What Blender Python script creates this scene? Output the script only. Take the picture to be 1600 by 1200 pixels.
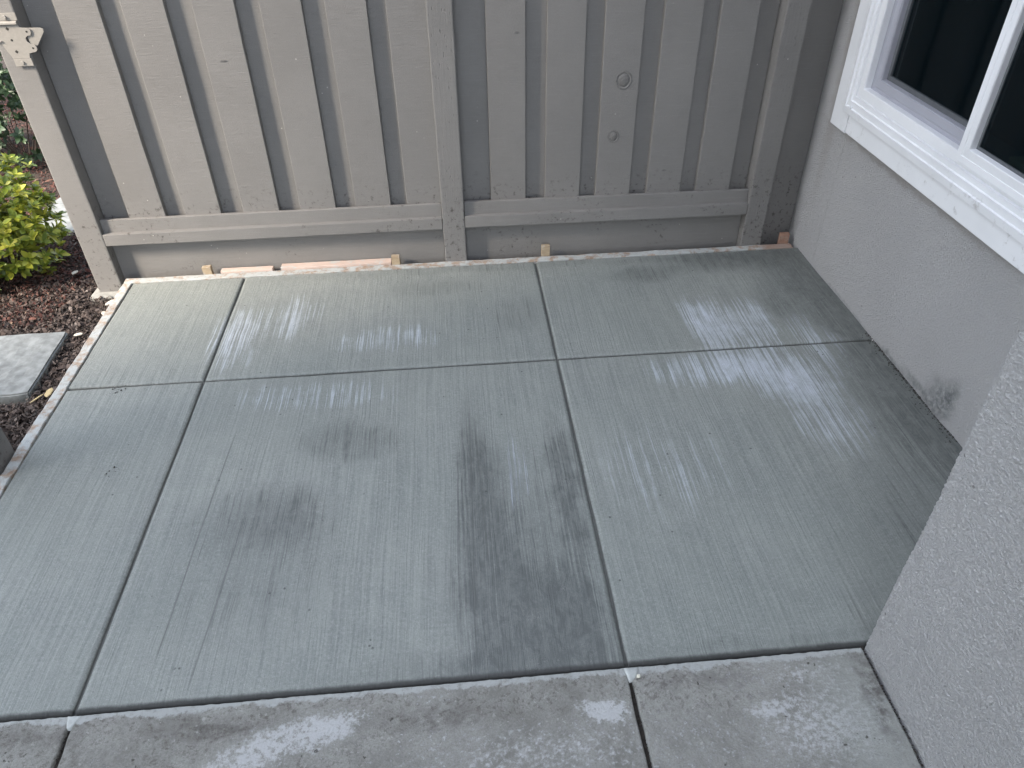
import bpy, bmesh, math, random
from mathutils import Vector, Matrix, noise
R = math.radians
scene = bpy.context.scene
for o in list(bpy.data.objects): bpy.data.objects.remove(o)
col = scene.collection
random.seed(7)

# ------------------------------------------------------------------ camera
CX, CY, CH = -0.3311, -0.9363, 1.6
yaw, pitch, roll = 0.0755, 0.665, -0.017
fw = Vector((math.sin(yaw)*math.cos(pitch), math.cos(yaw)*math.cos(pitch), -math.sin(pitch)))
rt = Vector((math.cos(yaw), -math.sin(yaw), 0)); up = rt.cross(fw)
r2 = rt*math.cos(roll)+up*math.sin(roll); u2 = -rt*math.sin(roll)+up*math.cos(roll)
cam = bpy.data.cameras.new('camera'); camo = bpy.data.objects.new('camera', cam); col.objects.link(camo)
m = Matrix((r2, u2, -fw)).transposed().to_4x4(); m.translation = (CX, CY, CH); camo.matrix_world = m
cam.sensor_width = 36; cam.lens = 1159.19/1600*36; cam.clip_start = .02; cam.clip_end = 500
scene.camera = camo
# ------------------------------------------------------------------ light
SUN_EL = 36; SUN_DIR = Vector((-.85, -.53, 0)).normalized()        # towards the sun, on the ground
world = bpy.data.worlds.new('World'); scene.world = world; world.use_nodes = True
wn = world.node_tree; bg = wn.nodes['Background']
sky = wn.nodes.new('ShaderNodeTexSky'); sky.sky_type = 'NISHITA'; sky.sun_disc = False
sky.sun_elevation = R(SUN_EL); sky.sun_rotation = math.atan2(SUN_DIR.x, SUN_DIR.y); sky.dust_density = 1.2
hs = wn.nodes.new('ShaderNodeHueSaturation'); hs.inputs['Saturation'].default_value = .46      # thin high haze whitens the blue
wn.links.new(sky.outputs[0], hs.inputs['Color']); wn.links.new(hs.outputs[0], bg.inputs[0]); bg.inputs[1].default_value = 0.14
sl = bpy.data.lights.new('sun', 'SUN'); sl.energy = 3.2; sl.angle = R(15); sl.color = (1, .87, .72)
so = bpy.data.objects.new('sun', sl); col.objects.link(so)
sd = Vector((SUN_DIR.x*math.cos(R(SUN_EL)), SUN_DIR.y*math.cos(R(SUN_EL)), math.sin(R(SUN_EL))))
so.rotation_euler = sd.to_track_quat('Z', 'Y').to_euler(); so.location = (-4, -3, 6)
scene.view_settings.view_transform = 'Standard'; scene.view_settings.look = 'None'
scene.view_settings.exposure = 2.2; scene.view_settings.gamma = 1
scene.view_settings.use_curve_mapping = False

# ------------------------------------------------------------------ helpers
def tag(o, label=None, cat=None, group=None, kind=None):
    if label: o['label'] = label
    if cat: o['category'] = cat
    if group: o['group'] = group
    if kind: o['kind'] = kind
    return o
def empty(name, loc=(0, 0, 0), rz=0):
    o = bpy.data.objects.new(name, None); o.location = loc; o.rotation_euler = (0, 0, rz)
    o.empty_display_size = .05; col.objects.link(o); return o
def link(name, me, mat=None, parent=None, loc=None, smooth=False):
    if mat is not None and not me.materials: me.materials.append(mat)
    if smooth:
        for p in me.polygons: p.use_smooth = True
    o = bpy.data.objects.new(name, me); col.objects.link(o)
    if loc: o.location = loc
    if parent: o.parent = parent
    return o
def pyd(vs, fs):
    me = bpy.data.meshes.new('mesh'); me.from_pydata(vs, [], fs); me.update(); return me
def box_bm(bm, x0, x1, y0, y1, z0, z1):
    r = bmesh.ops.create_cube(bm, size=1); vs = r['verts']
    for v in vs: v.co = Vector((x0+(v.co.x+.5)*(x1-x0), y0+(v.co.y+.5)*(y1-y0), z0+(v.co.z+.5)*(z1-z0)))
    return vs
def box_me(x0, x1, y0, y1, z0, z1, bev=.002, seg=2, jit=0, cuts=0, seed=0):
    bm = bmesh.new(); box_bm(bm, x0, x1, y0, y1, z0, z1)
    if bev: bmesh.ops.bevel(bm, geom=bm.edges[:], offset=bev, segments=seg, affect='EDGES', profile=.6)
    if cuts:
        L = max(x1-x0, y1-y0, z1-z0); ax = [x1-x0, y1-y0, z1-z0].index(L)
        for i in range(1, cuts):
            t = [x0, y0, z0][ax]+L*i/cuts
            n = Vector((0, 0, 0)); n[ax] = 1; c = Vector((0, 0, 0)); c[ax] = t
            bmesh.ops.bisect_plane(bm, geom=bm.verts[:]+bm.edges[:]+bm.faces[:], plane_co=c, plane_no=n)
        if jit:
            for v in bm.verts:
                q = v.co*14+Vector((seed, seed*2.3, 0)); q2 = v.co*60+Vector((seed, 5, 1))
                d = noise.noise_vector(q)*jit+noise.noise_vector(q2)*jit*.5
                d[ax] = 0; v.co += d
    me = bpy.data.meshes.new('mesh'); bm.to_mesh(me); bm.free(); return me
def box(name, b, mat, parent=None, **k): return link(name, box_me(*b, **k), mat, parent)
def prism_me(pts, axis, a, b, bev=0):
    """polygon pts extruded between a and b along axis (0,1,2); pts are the other two coords in order"""
    def mk(p, t):
        q = list(p); q.insert(axis, t); return q
    n = len(pts); vs = [mk(p, a) for p in pts]+[mk(p, b) for p in pts]
    fs = [list(range(n))[::-1], list(range(n, 2*n))]+[[i, (i+1) % n, n+(i+1) % n, n+i] for i in range(n)]
    me = pyd(vs, fs); bm = bmesh.new(); bm.from_mesh(me); bmesh.ops.recalc_face_normals(bm, faces=bm.faces[:])
    if bev: bmesh.ops.bevel(bm, geom=bm.edges[:], offset=bev, segments=1, affect='EDGES')
    bm.to_mesh(me); bm.free(); return me

# ------------------------------------------------------------------ materials
class NT:
    def __init__(s, name, rough=.8):
        s.m = bpy.data.materials.new(name); s.m.use_nodes = True; s.t = s.m.node_tree; s.b = s.t.nodes['Principled BSDF']
        s.b.inputs['Roughness'].default_value = rough; s.tc = s.t.nodes.new('ShaderNodeTexCoord'); s.co = s.tc.outputs['Object']
        s.bumps = None
    def n(s, t, **k):
        nd = s.t.nodes.new(t)
        for a, v in k.items(): setattr(nd, a, v)
        return nd
    def l(s, a, b): s.t.links.new(a, b)
    def put(s, inp, v):
        if isinstance(v, (int, float)): inp.default_value = v
        elif isinstance(v, (tuple, list)): inp.default_value = tuple(v)+((1,) if len(v) == 3 and inp.type == 'RGBA' else ())
        else: s.l(v, inp)
    def math(s, op, a, b=None, c=None, clamp=False):
        nd = s.n('ShaderNodeMath', operation=op, use_clamp=clamp); s.put(nd.inputs[0], a)
        if b is not None: s.put(nd.inputs[1], b)
        if c is not None: s.put(nd.inputs[2], c)
        return nd.outputs[0]
    def vmul(s, v, sc):
        nd = s.n('ShaderNodeVectorMath', operation='MULTIPLY'); s.put(nd.inputs[0], v); nd.inputs[1].default_value = sc; return nd.outputs[0]
    def vadd(s, a, b):
        nd = s.n('ShaderNodeVectorMath', operation='ADD'); s.put(nd.inputs[0], a); s.put(nd.inputs[1], b); return nd.outputs[0]
    def noise(s, scale, detail=4, rough=.55, vec=None, dist=0, stretch=None):
        v = vec or s.co
        if stretch: v = s.vmul(v, stretch)
        nd = s.n('ShaderNodeTexNoise'); nd.inputs['Scale'].default_value = scale; nd.inputs['Detail'].default_value = detail
        nd.inputs['Roughness'].default_value = rough; nd.inputs['Distortion'].default_value = dist; s.l(v, nd.inputs['Vector']); s.last = nd
        return nd.outputs['Fac']
    def voro(s, scale, vec=None, stretch=None, feature='F1'):
        v = vec or s.co
        if stretch: v = s.vmul(v, stretch)
        nd = s.n('ShaderNodeTexVoronoi', feature=feature); nd.inputs['Scale'].default_value = scale; s.l(v, nd.inputs['Vector'])
        return nd.outputs['Distance']
    def rng(s, v, a, b, c=0, d=1, smooth=True):
        nd = s.n('ShaderNodeMapRange', interpolation_type='SMOOTHSTEP' if smooth else 'LINEAR')
        s.put(nd.inputs[0], v)
        for i, q in zip((1, 2, 3, 4), (a, b, c, d)): nd.inputs[i].default_value = q
        return nd.outputs[0]
    def mix(s, f, a, b, mode='MIX'):
        nd = s.n('ShaderNodeMix', data_type='RGBA', blend_type=mode); s.put(nd.inputs[0], f); s.put(nd.inputs[6], a); s.put(nd.inputs[7], b)
        return nd.outputs[2]
    def sep(s, v=None):
        nd = s.n('ShaderNodeSeparateXYZ'); s.l(v or s.co, nd.inputs[0]); return nd.outputs
    def bump(s, h, strength=.5, dist=.002):
        nd = s.n('ShaderNodeBump'); nd.inputs['Strength'].default_value = strength; nd.inputs['Distance'].default_value = dist
        s.put(nd.inputs['Height'], h)
        if s.bumps is not None: s.l(s.bumps, nd.inputs['Normal'])
        s.bumps = nd.outputs[0]; s.l(s.bumps, s.b.inputs['Normal'])
    def color(s, c): s.put(s.b.inputs['Base Color'], c)
    def rough(s, v): s.put(s.b.inputs['Roughness'], v)
    def blobs(s, lst, vec=None, axes=(0, 1)):
        """sum of soft elliptical patches (u, v, ru, rv, amount) in object space: stains and plain tonal patches at set places"""
        v = vec or s.co; acc = None
        for (u, w, ru, rw, amp) in lst:
            c = [0, 0, 0]; c[axes[0]] = -u; c[axes[1]] = -w
            sc = [0, 0, 0]; sc[axes[0]] = 1/ru; sc[axes[1]] = 1/rw
            q = s.vmul(s.vadd(v, tuple(c)), tuple(sc))
            ln = s.n('ShaderNodeVectorMath', operation='LENGTH'); s.l(q, ln.inputs[0])
            g = s.rng(ln.outputs['Value'], 1.25, .2, 0, amp)
            acc = g if acc is None else s.math('ADD', acc, g)
        return acc
    def warp(s, scale, amt, vec=None):
        s.noise(scale, 3, .6, vec); c = s.last.outputs['Color']
        q = s.vadd(c, (-.5, -.5, -.5)); q = s.vmul(q, (amt, amt, amt)); return s.vadd(vec or s.co, q)
    def rnd(s):
        return s.n('ShaderNodeObjectInfo').outputs['Random']
    def rndoff(s):
        r = s.rnd(); nd = s.n('ShaderNodeCombineXYZ'); a = s.math('MULTIPLY', r, 37.0)
        for i in range(3): s.l(a, nd.inputs[i])
        s.co = s.vadd(s.co, nd.outputs[0])

def mat_new_concrete():
    t = NT('broomed_concrete', .62)
    w = t.warp(7, .10)
    big = t.noise(2.2, 6, .65); mid = t.noise(17, 6, .68); fin = t.noise(70, 4, .7)
    bend = t.vadd(t.co, t.vmul(t.warp(1.6, .05), (.0, .0, .0))); wv = t.warp(2.2, .02)
    s1 = t.noise(1, 3, .65, vec=wv, stretch=(150, 2.2, 1)); s2 = t.noise(1, 4, .7, vec=wv, stretch=(42, 1.1, 1)); s3 = t.noise(1, 3, .7, vec=wv, stretch=(290, 5, 1))
    streak = t.math('ADD', t.math('MULTIPLY', s1, .5), t.math('ADD', t.math('MULTIPLY', s2, .3), t.math('MULTIPLY', s3, .2)))
    dark = t.blobs([(-.72, .86, .22, .12, .72), (-.93, .56, .22, .15, .66), (-.95, .36, .34, .34, .42), (-.33, .80, .06, .34, .55), (-.31, .42, .11, .46, .65), (-.21, .30, .24, .60, .62), (-.22, .10, .24, .26, .40),
                    (-.06, .62, .05, .38, .85), (-.13, .15, .11, .18, .9), (.45, 1.80, .20, .08, .75), (.80, 1.86, .26, .10, .6),
                    (1.16, 1.62, .27, .52, 1.0), (1.16, .90, .26, .46, .95), (1.14, .35, .40, .46, .7), (.9, 1.92, .5, .12, .4), (-.45, 1.78, .30, .09, .45), (-.12, 1.55, .15, .2, .35), (.9, 1.50, .10, .2, .35),  # includes smooth darker tone towards the right wall and far corner
                    (-.40, .03, .5, .07, .45), (.40, .03, .5, .04, .45), (-.1, 1.93, 1.6, .05, .45), (-1.62, 1.5, .1, .4, .2)], w)
    light = t.blobs([(.62, 1.40, .13, .24, .95), (.80, 1.38, .10, .22, .8), (.50, 1.12, .22, .12, .75), (.75, 1.07, .20, .18, .9), (.85, .86, .16, .28, .6), (.98, 1.25, .10, .25, .5), (-1.20, 1.50, .14, .25, .65),
                     (-1.0, 1.62, .14, .20, .5), (-.62, 1.42, .28, .10, .5), (-.85, 1.10, .38, .10, .4), (-.20, .68, .05, .2, .35), (.25, .62, .30, .28, .25)], w)
    wob = t.math('ADD', t.math('MULTIPLY', t.math('SUBTRACT', streak, .5), 6.0), t.math('MULTIPLY', t.math('SUBTRACT', mid, .5), .8))
    df = t.rng(t.math('ADD', dark, wob), .22, 1.15, 0, 1, False); lf = t.rng(t.math('ADD', light, wob), .35, 1.15, 0, 1, False)
    df = t.math('MULTIPLY', df, t.math('ADD', t.rng(dark, .02, .35), .0)); lf = t.math('MULTIPLY', lf, t.rng(light, .02, .3))
    base = t.mix(t.rng(big, .34, .66), (.200, .222, .206), (.272, .290, .264))
    base = t.mix(t.rng(streak, .44, .58, 0, .55), base, (.350, .370, .338)); base = t.mix(t.rng(s1, .52, .32, 0, .50), base, (.160, .172, .166))
    base = t.mix(t.rng(fin, .35, .7, 0, .35), base, (.36, .37, .355)); base = t.mix(t.rng(mid, .62, .35, 0, .30), base, (.20, .212, .205))
    rg = t.rng(t.noise(1.3, 3, .6, vec=w), .38, .62, .35, 1)
    base = t.mix(rg, t.mix(.6, base, (.245, .266, .242)), base)
    spk = t.noise(140, 4, .75); base = t.mix(t.rng(spk, .50, .68, 0, .38), base, (.40, .415, .395)); base = t.mix(t.rng(spk, .46, .30, 0, .40), base, (.13, .14, .135))
    mot = t.rng(t.noise(30, 6, .75, dist=.6, stretch=(1, .5, 1)), .36, .62, .62, 1)
    base = t.mix(t.math('MULTIPLY', t.math('MULTIPLY', df, mot), .90), base, (.080, .088, .086)); base = t.mix(t.math('MULTIPLY', t.math('MULTIPLY', lf, mot), 1.0, clamp=True), base, (.54, .585, .64))
    # curled trowel marks, pores, a few long scratches left by the broom
    curl = t.rng(t.voro(60, t.warp(30, .09), feature='DISTANCE_TO_EDGE'), .05, .0); curl = t.math('MULTIPLY', curl, t.rng(t.noise(11, 4, .7), .54, .66))
    base = t.mix(t.math('MULTIPLY', curl, .28), base, (.46, .47, .45))
    pit = t.math('MULTIPLY', t.rng(t.voro(24), .10, .06), t.rng(t.noise(6, 1), .56, .60)); base = t.mix(t.math('MULTIPLY', pit, .75), base, (.045, .045, .045))
    pore = t.rng(t.voro(150), .16, .07); base = t.mix(t.math('MULTIPLY', pore, .35), base, (.10, .10, .10))
    wx = t.sep(t.warp(1.3, .02)); xx = wx[0]; yy = t.sep()[1]; sc = None
    for (x0, sl_, ya, yb) in ((-.352, .02, .02, 1.05), (-1.12, .03, .1, 1.0), (-1.02, .05, .02, .6), (-.035, .03, .5, .95), (.60, .02, .02, .22), (.585, .0, .05, .2), (-.30, -.02, .3, .95)):
        d = t.math('ABSOLUTE', t.math('SUBTRACT', t.math('ADD', xx, t.math('MULTIPLY', yy, -sl_)), x0)); g_ = t.math('MULTIPLY', t.rng(d, .0035, .001), t.math('MULTIPLY', t.rng(yy, ya, ya+.06), t.rng(yy, yb, yb-.15)))
        sc = g_ if sc is None else t.math('MAXIMUM', sc, g_)
    base = t.mix(t.math('MULTIPLY', sc, .6), base, (.10, .105, .10))
    grain = t.noise(420, 2, .6); base = t.mix(t.rng(grain, .3, .7, 0, .30), base, (.12, .125, .12))
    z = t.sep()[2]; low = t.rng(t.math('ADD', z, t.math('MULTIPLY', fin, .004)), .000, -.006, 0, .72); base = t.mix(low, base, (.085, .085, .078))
    fr = t.math('MULTIPLY', t.rng(t.math('ADD', yy, t.math('MULTIPLY', mid, -.012)), 0.013, .002), .9); base = t.mix(fr, base, (.035, .035, .033))  # shade of the sloping front edge painted into the colour, with grime
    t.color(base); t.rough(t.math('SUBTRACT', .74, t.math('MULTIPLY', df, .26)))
    t.bump(streak, .9, .0035); t.bump(grain, .6, .001); t.bump(mid, .4, .003); t.bump(curl, .5, .0012); t.bump(sc, -.6, .0015); return t.m
def mat_old_concrete():
    t = NT('weathered_concrete', .88)
    w = t.warp(14, .07); big = t.noise(5, 7, .7); mid = t.noise(38, 7, .75); fine = t.noise(230, 4, .75); y = t.sep()[1]
    base = t.mix(t.rng(big, .36, .62), (.27, .268, .24), (.43, .43, .395)); base = t.mix(t.rng(mid, .40, .66, 0, .75), base, (.42, .41, .385))
    base = t.mix(t.rng(t.noise(75, 6, .8), .50, .62, 0, .75), base, (.135, .125, .105)); base = t.mix(t.rng(fine, .35, .65, 0, .35), base, (.17, .16, .14))
    ag = t.rng(t.voro(62, t.warp(50, .025)), .22, .12); ag = t.math('MULTIPLY', ag, t.rng(t.noise(21, 3), .48, .58)); base = t.mix(t.math('MULTIPLY', ag, .6), base, (.56, .55, .52))
    pale = t.blobs([(-.78, -.10, .16, .05, 1), (-.88, -.16, .12, .06, .95), (-.66, -.07, .10, .04, .9), (-.82, -.24, .2, .06, .7), (-.075, -.095, .07, .04, 1.15), (.45, -.16, .2, .16, .6), (.29, -.13, .06, .02, .6), (-.45, -.03, .1, .02, .5), (-1.3, -.06, .1, .03, .35), (.1, -.2, .5, .14, .5), (-.4, -.17, .35, .12, .5), (-1.15, -.12, .12, .1, .35), (.3, -.05, .3, .04, .45)], w)
    n2 = t.noise(75, 6, .8)
    pf = t.rng(t.math('ADD', pale, t.math('MULTIPLY', t.math('SUBTRACT', n2, .5), 4.2)), .62, 1.15, 0, 1, False); pf = t.math('MULTIPLY', pf, t.rng(pale, .03, .4)); base = t.mix(t.math('MULTIPLY', pf, .85, clamp=True), base, (.66, .67, .67))
    base = t.mix(t.blobs([(.50, -.2, .12, .3, .5)], w), base, (.44, .46, .43))
    dk = t.blobs([(-.95, -.06, .16, .03, .7), (-.45, -.08, .16, .035, .55), (.54, -.12, .03, .14, .8), (.15, -.05, .18, .02, .45), (-1.32, -.05, .12, .03, .6)], w)
    base = t.mix(t.math('MULTIPLY', dk, t.rng(mid, .35, .6)), base, (.11, .10, .09))
    pits = t.math('MULTIPLY', t.rng(t.voro(44, t.warp(60, .025)), .16, .10), t.rng(t.noise(8, 2), .55, .60)); base = t.mix(t.math('MULTIPLY', pits, .8), base, (.055, .05, .04))
    # smeared fresh cement along the joint with the new slab
    lim = t.math('ADD', t.math('MULTIPLY', t.noise(9, 7, .8), -.075), .019); edge = t.rng(t.math('SUBTRACT', y, lim), -.004, .004)
    edge = t.math('MULTIPLY', edge, t.rng(t.noise(55, 5, .75), .28, .5, .30, 1)); base = t.mix(t.math('MULTIPLY', edge, .85), base, (.54, .56, .545))
    t.color(base); t.bump(mid, 1, .010); t.bump(fine, .9, .003); t.bump(n2, .8, .005); t.bump(edge, .1, .0008); return t.m
def mat_stucco(blob=False, base=(.58, .58, .58)):
    t = NT('stucco', .9)
    a = t.noise(1, 3, .62, dist=.9, stretch=(150, 150, 230) if not blob else (170, 170, 230)); b = t.noise(420, 3, .6); big = t.noise(2.5, 4)
    c = t.mix(t.rng(big, .3, .7), base, tuple(x*.93 for x in base)); c = t.mix(t.rng(b, .35, .7, 0, .25), c, tuple(x*.75 for x in base))
    sp = t.math('MULTIPLY', t.rng(t.voro(24), .10, .055), t.rng(t.noise(4, 1), .58, .62)); c = t.mix(t.math('MULTIPLY', sp, .6), c, (.10, .09, .08))
    if blob:
        w = t.warp(22, .06)
        g = t.blobs([(.80, .05, .09, .09, 1.0), (.76, .11, .04, .06, .7), (.93, .02, .10, .025, .9), (1.1, .005, .12, .014, .8), (1.5, .0, .3, .012, .5)], w, (1, 2))
        c = t.mix(t.math('MULTIPLY', g, t.rng(t.noise(60, 4, .7), .2, .7, .15, .85), clamp=True), c, (.19, .205, .205))
        g2 = t.blobs([(1.93, 1.0, .05, .8, .35), (1.3, .57, .8, .02, .35)], w, (1, 2)); c = t.mix(g2, c, (.27, .22, .19))
    t.color(c); t.bump(a, 1, .020 if not blob else .016); t.bump(b, .5, .0012); return t.m
def mat_paint(name, base, dents=False, rot=False):
    t = NT(name, .68); zz = t.sep()[2]; t.rndoff()
    hs = t.noise(1, 4, .65, stretch=(14, 14, 260)) if not rot else t.noise(1, 4, .65, stretch=(8, 60, 200))
    vs = t.noise(1, 3, .6, stretch=(110, 110, 7)); big = t.noise(3, 4); fine = t.noise(300, 3, .65)
    c = t.mix(t.rng(big, .3, .7), base, tuple(x*.90 for x in base)); c = t.mix(t.rng(fine, .3, .7, 0, .2), c, tuple(x*.7 for x in base))
    c = t.mix(t.rng(t.rnd(), 0, 1, 0, .16, False), c, tuple(x*.75 for x in base)); c = t.mix(t.rng(t.noise(11, 6, .7), .5, .7, 0, .22), c, tuple(x*.72 for x in base)); c = t.mix(t.rng(hs, .52, .75, 0, .30), c, tuple(min(1, x*1.22) for x in base))
    dirt = t.math('MULTIPLY', t.rng(t.noise(46, 5, .75), .54, .68), t.rng(zz, .42, .22, .03, 1) if not rot else t.math('MULTIPLY', t.rng(t.noise(3.5, 2), .5, .62), .8)); c = t.mix(dirt, c, (.055, .047, .042))
    fleck = t.math('MULTIPLY', t.rng(t.voro(20), .07, .035), t.rng(t.noise(3, 1), .56, .6)); c = t.mix(t.math('MULTIPLY', fleck, .6), c, (.48, .46, .43))
    t.color(c); t.bump(hs, .6, .0022); t.bump(fine, .7, .0014); t.bump(big, .2, .006)
    if dents:
        q = t.vmul(t.co, (1, 1, .32)); d = t.rng(t.voro(95, q), .22, .08, 0, -1); t.bump(d, .8, .0022); t.bump(vs, .6, .0022)
    else: t.bump(vs, .18, .001)
    return t.m
PAINT = (.205, .199, .191)
M = {}
M['new'] = mat_new_concrete(); M['old'] = mat_old_concrete()
M['stucco'] = mat_stucco(True); M['stucco_near'] = mat_stucco(False, (.60, .60, .60))
M['paint'] = mat_paint('taupe_paint', PAINT); M['post'] = mat_paint('taupe_paint_incised', PAINT, True); M['rail'] = mat_paint('taupe_paint_rail', tuple(x*1.02 for x in PAINT), rot=True)
def simple(name, c, rough=.6, var=.15, scale=40, metal=0, bump=.2):
    t = NT(name, rough); nz = t.noise(scale, 4, .6)
    t.color(t.mix(t.rng(nz, .3, .7), c, tuple(x*(1-var) for x in c))); t.b.inputs['Metallic'].default_value = metal
    if bump: t.bump(nz, bump, .001)
    return t.m
def mat_form():
    t = NT('cement_smeared_lumber', .85)
    a = t.noise(22, 6, .72); g = t.noise(1, 4, .6, stretch=(9, 120, 120)); f = t.noise(150, 3, .7)
    c = t.mix(t.rng(g, .3, .7), (.36, .27, .20), (.26, .19, .14)); c = t.mix(t.rng(a, .36, .56), c, (.42, .44, .43)); c = t.mix(t.rng(t.noise(60, 5, .7), .55, .72, 0, .7), c, (.24, .25, .24))
    x = t.sep()[0]; c = t.mix(t.rng(x, 1.0, 1.06, 0, .8), c, (.30, .20, .15))
    t.color(c); t.bump(a, .8, .004); t.bump(f, .6, .0015); return t.m
M['form'] = mat_form()
def mat_wood(name, c1, c2, smear=0):
    t = NT(name, .75); t.rndoff(); g = t.noise(1, 4, .6, stretch=(12, 160, 60)); c = t.mix(t.rng(g, .3, .7), c1, c2)
    if smear: c = t.mix(t.rng(t.noise(28, 5, .7), .5, .62, 0, smear), c, (.48, .48, .46))
    t.color(c); t.bump(g, .4, .001); return t.m
M['lath'] = mat_wood('pink_lath', (.58, .46, .40), (.50, .39, .33), .9); M['stake'] = mat_wood('pine_stake', (.40, .32, .22), (.30, .23, .15), .5)
M['redstake'] = mat_wood('redwood_stake', (.36, .22, .16), (.27, .16, .11), .15)
def mat_vinyl(name, c, dirt=0):
    t = NT(name, .35); a = t.noise(26, 5, .72); b = t.noise(5, 3); base = t.mix(t.rng(b, .3, .7), c, tuple(x*.93 for x in c))
    if dirt:
        y = t.sep()[1]; reg = t.math('ADD', t.blobs([(.95, .64, .35, .10, 1), (.75, .64, .2, .1, .8), (1.72, .62, .10, .07, .8), (1.3, .63, .2, .05, .35)], None, (1, 2)), .05)
        base = t.mix(t.math('MULTIPLY', t.math('MULTIPLY', t.rng(a, .54, .74), reg), dirt*.8, clamp=True), base, (.20, .185, .17))
    t.color(base); t.bump(t.noise(150, 2), .1, .0004); return t.m
M['vinyl'] = mat_vinyl('white_vinyl', (.78, .80, .83), .5); M['casing'] = mat_vinyl('white_casing', (.74, .76, .785), .8); M['sash_shaded'] = mat_vinyl('shaded_sash', (.36, .37, .42))  # recessed sash is white; its shade is put into the grey colour
M['trackdark'] = simple('grey_gasket', (.10, .11, .12), .6); M['tan'] = simple('tan_interior_sill', (.42, .33, .22), .6)
g = NT('dark_glass', .04); g.color((.006, .012, .016)); g.b.inputs['IOR'].default_value = 1.5
gl = g.n('ShaderNodeBsdfTransparent'); gl.inputs[0].default_value = (.45, .55, .56, 1); mx = g.n('ShaderNodeMixShader'); mx.inputs[0].default_value = .35
out = g.t.nodes['Material Output']; g.l(gl.outputs[0], mx.inputs[1]); g.l(g.b.outputs[0], mx.inputs[2]); g.l(mx.outputs[0], out.inputs[0]); M['glass'] = g.m
M['room'] = simple('dark_room', (.012, .02, .024), .9, bump=0)
M['latch'] = simple('painted_metal', (.29, .275, .25), .5, .1, 90); M['hole'] = simple('dark_hole', (.03, .028, .025), .9, bump=0)
M['dirt'] = simple('joint_dirt', (.05, .042, .035), .95, .5, 90, bump=.6)
M['stone'] = simple('stepping_stone', (.235, .255, .26), .85, .40, 24, bump=.6); 
M['foot'] = simple('footing_concrete', (.32, .32, .30), .9, .3, 40, bump=.6)
def chipmat(name, cols):
    t = NT(name, .85); r = t.n('ShaderNodeVertexColor'); r.layer_name = 'shade'
    s = t.n('ShaderNodeSeparateColor'); t.l(r.outputs[0], s.inputs[0]); ramp = t.n('ShaderNodeValToRGB'); t.l(s.outputs[0], ramp.inputs[0])
    e = ramp.color_ramp.elements; e[0].color = (*cols[0], 1); e[0].position = 0; e[1].color = (*cols[-1], 1); e[1].position = 1
    for i, c in enumerate(cols[1:-1]): q = e.new((i+1)/(len(cols)-1)); q.color = (*c, 1)
    t.color(ramp.outputs[0]); return t
M['mulch_red'] = chipmat('red_bark', [(.016, .008, .006), (.04, .014, .011), (.075, .024, .018), (.10, .038, .027), (.20, .14, .10)]).m
M['mulch_grey'] = chipmat('grey_bark', [(.018, .014, .012), (.04, .029, .025), (.07, .050, .043), (.11, .088, .078), (.20, .17, .155)]).m
t = chipmat('yellow_green_leaf', [(.06, .13, .02), (.20, .30, .03), (.38, .46, .05), (.55, .60, .09), (.66, .70, .22)]); t.b.inputs['Roughness'].default_value = .45
def leafmat(name, cols, trans=.25):
    t = NT(name, .42); r = t.rnd(); ramp = t.n('ShaderNodeValToRGB'); v = t.n('ShaderNodeVertexColor'); v.layer_name = 'shade'
    s = t.n('ShaderNodeSeparateColor'); t.l(v.outputs[0], s.inputs[0])
    t.l(t.math('ADD', t.math('MULTIPLY', r, .45), t.math('MULTIPLY', s.outputs[0], .6)), ramp.inputs[0])
    e = ramp.color_ramp.elements; e[0].color = (*cols[0], 1); e[0].position = 0; e[1].color = (*cols[-1], 1)
    for i, c in enumerate(cols[1:-1]): q = e.new((i+1)/(len(cols)-1)); q.color = (*c, 1)
    t.color(ramp.outputs[0]); tr = t.n('ShaderNodeBsdfTranslucent'); t.l(ramp.outputs[0], tr.inputs[0]); mx = t.n('ShaderNodeMixShader'); mx.inputs[0].default_value = trans
    out = t.t.nodes['Material Output']; t.l(t.b.outputs[0], mx.inputs[1]); t.l(tr.outputs[0], mx.inputs[2]); t.l(mx.outputs[0], out.inputs[0]); return t.m
M['leaf'] = leafmat('yellow_green_leaf', [(.05, .10, .02), (.18, .24, .03), (.38, .40, .05), (.58, .54, .08), (.72, .68, .22)])
M['hedge_leaf'] = leafmat('dark_green_leaf', [(.012, .028, .012), (.025, .055, .022), (.045, .085, .04), (.09, .13, .07), (.16, .19, .12)], .15)
M['twig'] = simple('twig', (.06, .045, .035), .9)
M['chip'] = simple('pale_chip', (.58, .55, .48), .8, .25, 60); M['yellowchip'] = simple('yellow_wood_chip', (.62, .50, .28), .8, .25, 60)
M['plaster'] = simple('house_paint', (.30, .29, .28), .9); M['blocker_top'] = simple('dark_blocker_top', (.08, .075, .07), .9)

# ------------------------------------------------------------------ ground
gt = NT('garden_soil', .95); gn = gt.noise(30, 6, .7); gt.color(gt.mix(gt.rng(gn, .3, .7), (.05, .036, .03), (.028, .02, .017))); gt.bump(gn, 1, .02)
N = 60; xs = [-60+120*(i/12) for i in range(13)]; xs = sorted(set(xs+[-4+.1*i for i in range(31)]))
ys = sorted(set([-60+120*(i/12) for i in range(13)]+[-.5+.1*i for i in range(60)]))
vs = [(x, y, -.088+(.012*noise.noise(Vector((x*3, y*3, 0))) if -4 <= x <= -1.9 and 0 < y < 5 else 0)) for y in ys for x in xs]
nx = len(xs); fs = [[j*nx+i, j*nx+i+1, (j+1)*nx+i+1, (j+1)*nx+i] for j in range(len(ys)-1) for i in range(nx-1)]
tag(link('ground', pyd(vs, fs), gt.m), kind='structure')

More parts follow.
